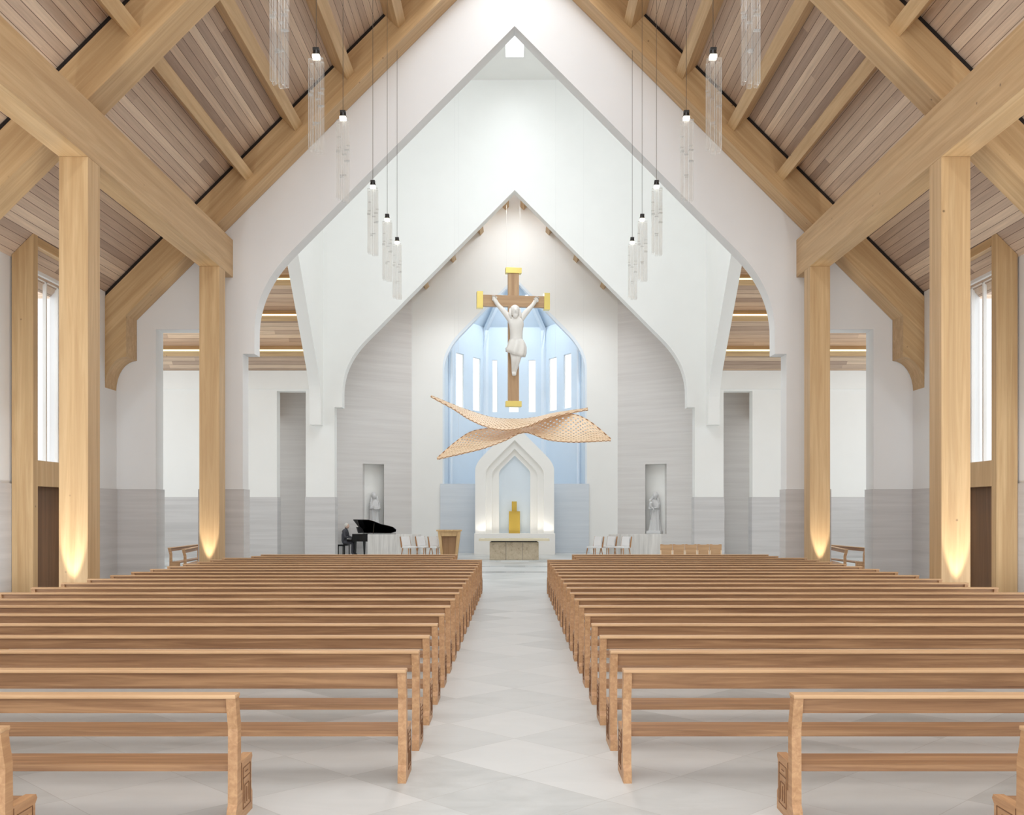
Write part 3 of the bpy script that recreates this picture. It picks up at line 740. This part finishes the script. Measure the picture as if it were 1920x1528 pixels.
# statues in the niches
def statue(s):
    c = Vector((s*4.79, W3, 0)) + Vector((s*.8058, -.5922, 0))*2.0 + Vector((0, .30, 0))
    t = empty('statue', (c.x, c.y, 1.056), 'grey stone robed figure in the niche ' + ('behind the grand piano' if s < 0 else 'across the chancel from the piano, holding a child'), 'statue', rz=s*-.45)
    bm = NB(); box(bm, -.34, .34, -.25, .25, 0, .14, bev=.03); obj('base', bm, statuem, t)
    prof = [(.14, .27, .2), (.3, .25, .19), (.7, .21, .17), (1.0, .21, .16), (1.25, .22, .17), (1.42, .20, .15), (1.52, .13, .11), (1.57, .08, .08)]
    bm = NB(); rings = []
    for i, (z, rx, ry) in enumerate(prof):
        ring = []
        for k in range(56):
            a = 2*PI*k/56; dp = .11*max(0, 1-z/1.5)+.035
            f = 1 + dp*math.sin(a*9 + z*1.6) + dp*.6*math.sin(a*4 - z*2.5)
            ring.append(bm.verts.new((rx*f*math.cos(a) + .03*math.sin(z*2)*s, ry*f*math.sin(a), z)))
        rings.append(ring)
    for i in range(len(rings)-1):
        for k in range(56): bm.faces.new([rings[i][k], rings[i][(k+1) % 56], rings[i+1][(k+1) % 56], rings[i+1][k]])
    obj('robe', bm, statuem, t, True)
    bm = NB(); ellip(bm, (s*.03, -.05, 1.72), (.105, .12, .15)); ellip(bm, (s*.03, -.17, 1.71), (.018, .03, .03)); tube(bm, [(0, 0, 1.5), (s*.02, -.02, 1.65)], .07, 10); obj('head', bm, statuem, t, True)
    bm = NB(); ellip(bm, (s*.03, .01, 1.74), (.14, .14, .17))
    for q_ in (-1, 1): tube(bm, [(q_*.10, .02, 1.74), (q_*.14, 0, 1.55), (q_*.20, -.02, 1.3), (q_*.22, 0, .65)], .05, 8, radii=[.05, .06, .06, .03])
    obj('veil', bm, statuem, t, True)
    bm = NB()
    for q_ in (-1, 1): tube(bm, [(q_*.18, -.03, 1.40), (q_*.20, -.12, 1.16), (q_*.04, -.27, 1.14 + (.04 if q_ == s else 0))], .06, 10, radii=[.08, .075, .045])
    obj('arms', bm, statuem, t, True)
    if s > 0:
        bm = NB(); ellip(bm, (-.12, -.27, 1.52), (.07, .075, .085)); ellip(bm, (-.1, -.26, 1.33), (.09, .09, .16)); tube(bm, [(-.08, -.28, 1.22), (.04, -.34, 1.15), (.05, -.33, 1.0)], .04, 8); tube(bm, [(-.15, -.28, 1.42), (-.02, -.36, 1.38)], .03, 8); obj('child', bm, statuem, t, True)
    else:
        bm = NB(); box(bm, -.12, .12, -.34, -.26, 1.1, 1.26, bev=.02); obj('book', bm, statuem, t)
statue(-1); statue(1)

# ------------------------------------------------------------------ grand piano, bench, pianist
pc = Vector((-6.15, 43.55, .15))
t = empty('grand_piano', pc, 'black grand piano with its lid propped open behind the marble screen', 'piano', rz=-.18)
pl = [(-.75, -.72), (-.75, .72), (.55, .72), (.80, .60), (.88, .38), (.82, .10), (.62, -.08), (.35, -.25), (.15, -.52), (-.05, -.70), (-.3, -.72)]
bm = NB(); prism(bm, pl, .62, .95, XY); obj('case', bm, piano_m, t)
bm = NB(); prism(bm, [(-1.0, -.7), (-.75, -.7), (-.75, .7), (-1.0, .7)], .62, .72, XY); obj('key_bed', bm, piano_m, t)
bm = NB(); box(bm, -.97, -.83, -.62, .62, .72, .74); obj('keys', bm, cream, t)
bm = NB(); R = Matrix.Translation((0, .72, .96)) @ Matrix.Rotation(-.42, 4, 'X') @ Matrix.Translation((0, -.72, 0))
prism(bm, [(x, y) for x, y in pl], 0, .03, lambda u, v, w: R @ Vector((u, v, w))); obj('lid', bm, piano_m, t)
bm = NB(); tube(bm, [(.1, -.45, .95), (.12, -.35, 1.42)], .012, 8); obj('lid_prop', bm, piano_m, t)
bm = NB(); prism(bm, [(-.62, .98), (-.58, .98), (-.66, 1.24), (-.70, 1.24)], -.35, .35, lambda u, v, w: Vector((u, w, v))); obj('music_stand', bm, plain('dark_grey', srgb(70, 70, 72), .5), t)
for x, y in ((-.65, -.6), (-.65, .6), (.6, .4)):
    bm = NB(); tube(bm, [(x, y, 0), (x, y, .62)], .05, 10, radii=[.035, .065]); obj('leg', bm, piano_m, t)
bl = Vector((-7.45, 43.4, .15)); t = empty('piano_bench', bl, 'small black bench under the pianist', 'bench', rz=-.18)
bm = NB(); box(bm, -.18, .18, -.35, .35, .42, .49, bev=.02); obj('seat', bm, piano_m, t)
for x in (-.14, .14):
    for y in (-.3, .3):
        bm = NB(); box(bm, x-.02, x+.02, y-.02, y+.02, 0, .42); obj('leg', bm, piano_m, t)
t = empty('person', (bl.x, bl.y, .15), 'seated pianist in charcoal suit with pale hair, arms towards the keyboard', 'person', rz=-.18)
J = []; B = []
def j3(x, y, z, r, par=None):
    J.append(((x, y, z), r)); 
    if par is not None: B.append((par, len(J)-1))
    return len(J)-1
p = j3(0, 0, .60, .15); w = j3(.02, 0, .78, .13, p); c = j3(.05, 0, .97, .155, w); u = j3(.08, 0, 1.08, .12, c); n = j3(.1, 0, 1.15, .055, u); h = j3(.13, 0, 1.25, .08, n)
for s in (-1, 1):
    sh = j3(.08, s*.19, 1.06, .065, u); el = j3(.14, s*.24, .82, .048, sh); wr = j3(.40, s*.2, .76, .032, el); ha = j3(.47, s*.19, .765, (.035, .02), wr)
    for f in range(4): j3(.54, s*.19-.033+.022*f, .755, .009, ha)
    j3(.48, s*.14, .755, .01, wr)
    hp = j3(.03, s*.1, .57, .09, p); kn = j3(.45, s*.12, .55, .068, hp); an = j3(.42, s*.12, .10, .045, kn); ft = j3(.58, s*.13, .04, .035, an)
skin_fig('body', J, B, suit, t)
bm = NB(); ellip(bm, (.15, 0, 1.28), (.095, .078, .12)); ellip(bm, (.245, 0, 1.27), (.02, .014, .022)); obj('head', bm, skin, t, True)
bm = NB(); ellip(bm, (.125, 0, 1.315), (.098, .088, .10)); obj('hair', bm, hairw, t, True)

# ------------------------------------------------------------------ hanging woven canopy
def catmull(pts, n):
    out = []; m = len(pts)-1
    for i in range(n+1):
        f = i/n*m; k = min(int(f), m-1); tt = f-k
        p0, p1, p2, p3 = pts[max(k-1, 0)], pts[k], pts[k+1], pts[min(k+2, m)]
        out.append(0.5*((2*p1)+(-p0+p2)*tt+(2*p0-5*p1+4*p2-p3)*tt*tt+(-p0+3*p1-3*p2+p3)*tt**3))
    return out
E = lambda pts: [P(*p) for p in pts]
SHEETS = [
 (E([(808,742,41.3),(850,759,41.3),(885,772,41.2),(925,783.5,41.1),(965,786,41.0),(1000,783.5,41.0),(1045,774,41.0),(1102,765.5,41.1)]),
  E([(808,744,41.2),(850,767,40.4),(880,786,39.8),(915,801,39.4),(950,806,39.2),(988,799.5,39.3),(1032,782.5,39.8),(1102,768.5,41.0)]), .25),
 (E([(820,859,39.0),(853,830,39.9),(886,809,40.6),(930,802.5,41.0),(985,802,40.9),(1020,788,40.9),(1066,776.5,40.6),(1102,788,39.9),(1145,823,38.9)]),
  E([(820,861,38.9),(860,852,38.7),(905,841,38.6),(945,826.5,38.8),(983,810.5,39.6),(1026,824,39.0),(1066,828.5,38.7),(1106,828,38.7),(1145,826,38.8)]), -.3)]
NU, NV = 66, 16
org = P(968, 800, 40.1)
t = empty('hanging_canopy', org, 'curved four-pointed canopy of woven wooden slats floating above the altar', 'canopy')
wire = plain('fine_wire', srgb(220, 220, 218), .5)
for a_, b_, bulge in SHEETS:
    ea, eb = catmull(a_, NU), catmull(b_, NU)
    bm = NB(); V = []
    for i in range(NU+1):
        row = []
        for j in range(NV+1):
            v_ = j/NV; p = ea[i].lerp(eb[i], v_); L = (ea[i]-eb[i]).length
            p = p + Vector((0, 0, bulge*math.sin(PI*v_)*min(L, 2.2)/2.2*.5)); row.append(bm.verts.new(p-org))
        V.append(row)
    for i in range(NU):
        for j in range(NV):
            q4 = [V[i][j], V[i+1][j], V[i+1][j+1], V[i][j+1]]
            c = sum((x.co for x in q4), Vector())/4
            if 1 <= i < NU-1 and 1 <= j < NV-1 and (i + j) % 2 == 0:
                inn = [bm.verts.new(c + (x.co-c)*.7) for x in q4]
                for a in range(4): bm.faces.new([q4[a], q4[(a+1) % 4], inn[(a+1) % 4], inn[a]])
            else: bm.faces.new(q4)
    o = obj('woven_sheet', bm, lattice_a, t); md = o.modifiers.new('t', 'SOLIDIFY'); md.thickness = .03; md.offset = 0
    bm = NB()
    for pts in (ea, eb): tube(bm, [p-org for p in pts], .03, 6)
    for k, f in enumerate(bm.faces):
        if len(f.verts) == 4 and (k//6) % 2: f.material_index = 1
    obj('rim', bm, [lattice_a, lattice_d], o)
    bm = NB()
    for k in (10, 56):
        p_ = ea[k]-org; tube(bm, [p_, Vector((p_.x, p_.y, 20.1-org.z))], .003, 5)
    obj('hanging_wire', bm, wire, t)

# ------------------------------------------------------------------ light
w = bpy.data.worlds.new('World'); bpy.context.scene.world = w; w.use_nodes = True
bg = w.node_tree.nodes['Background']; bg.inputs[0].default_value = (.96, .98, 1, 1); bg.inputs[1].default_value = 1.9
def area(loc, rot, sx, sy, power, col=(1, 1, 1)):
    l = bpy.data.lights.new('area', 'AREA'); l.shape = 'RECTANGLE'; l.size = sx; l.size_y = sy; l.energy = power; l.color = col
    o = bpy.data.objects.new('area_lamp', l); C.objects.link(o); o.location = loc; o.rotation_euler = rot; return o
def spot(loc, target, power, ang, blend=.6, col=(1, .84, .62), r=.05):
    l = bpy.data.lights.new('spot', 'SPOT'); l.energy = power; l.spot_size = ang; l.spot_blend = blend; l.color = col; l.shadow_soft_size = r
    o = bpy.data.objects.new('uplight', l); C.objects.link(o); o.location = loc
    d = Vector(target)-Vector(loc); o.rotation_euler = d.to_track_quat('-Z', 'Y').to_euler(); return o
CW = (.885, .945, 1)
area((0, 12, 18.6), (0, 0, 0), 1.0, 29, 1650, CW)                     # ridge skylight
area((0, -3, 7), (PI/2, 0, 0), 20, 13, 480, CW)                      # unseen fill lamp added at the open west end, behind the camera
area((0, 32, 20.4), (0, 0, 0), 5.8, 4.8, 360, CW)                    # fill lamp in an added, unseen roof opening over the crossing
area((0, 38, 21.0), (0, 0, 0), .6, 3.0, 120, CW)
for s in (-1, 1):
    area((s*16.9, mid, 5.5), (0, s*PI/2, 0), 8, 11, 470, CW)  # unseen fill lamps added at the transept ends, no window built there
    area((s*9.6, 11, .06), (PI, 0, 0), .5, 20, 600, CW)               # unseen fill strips added low in the side aisles, brighten the roof
for s in (-1, 1): spot((s*3.4, W2b+.12, 13.0), (s*2.9, W3, 5.0), 620, 1.5, 1.0, (.95, .975, 1), .25)   # concealed behind the chancel arch
area((0, 43.3, 16.2), (0, 0, 0), 1.5, 2.1, 230, CW)
area((0, 28.3, 18.3), (PI/2-.75, 0, 0), 11, 2.4, 520, CW)              # unseen fill lamp added behind the first arch wall, aimed into the chancel
                    # chancel skylight
area((0, 48.0, 12.6), (0, 0, 0), 1.2, 1.2, 120, (.9, .95, 1))  # unseen fill lamp added under the apse roof
for s in (-1, 1):
    for y in (18.2, 26.3): spot((s*8.067, y-.28, .05), (s*8.067, y+.02, 2.2), 440, .42, .45, (1, .93, .82), .03)
    l = area((s*1.0, yR-.25, zb+.03), (PI+.2, 0, 0), 1.4, .08, 8, (1, .93, .82))

# ------------------------------------------------------------------ camera
cam = bpy.data.cameras.new('camera'); cam.lens = 35; cam.sensor_width = 36; cam.shift_x = -5/1920; cam.shift_y = 197/1920; cam.clip_end = 200
co = bpy.data.objects.new('camera', cam); C.objects.link(co); co.location = (0, 0, CH); co.rotation_euler = (PI/2, 0, 0)
sc_ = bpy.context.scene; sc_.camera = co
sc_.view_settings.view_transform = 'Standard'; sc_.view_settings.look = 'None'; sc_.view_settings.exposure = 0.0; sc_.view_settings.gamma = 1.0; sc_.view_settings.use_curve_mapping = False
sc_.cycles.max_bounces = 10; sc_.cycles.diffuse_bounces = 7; sc_.cycles.transparent_max_bounces = 24
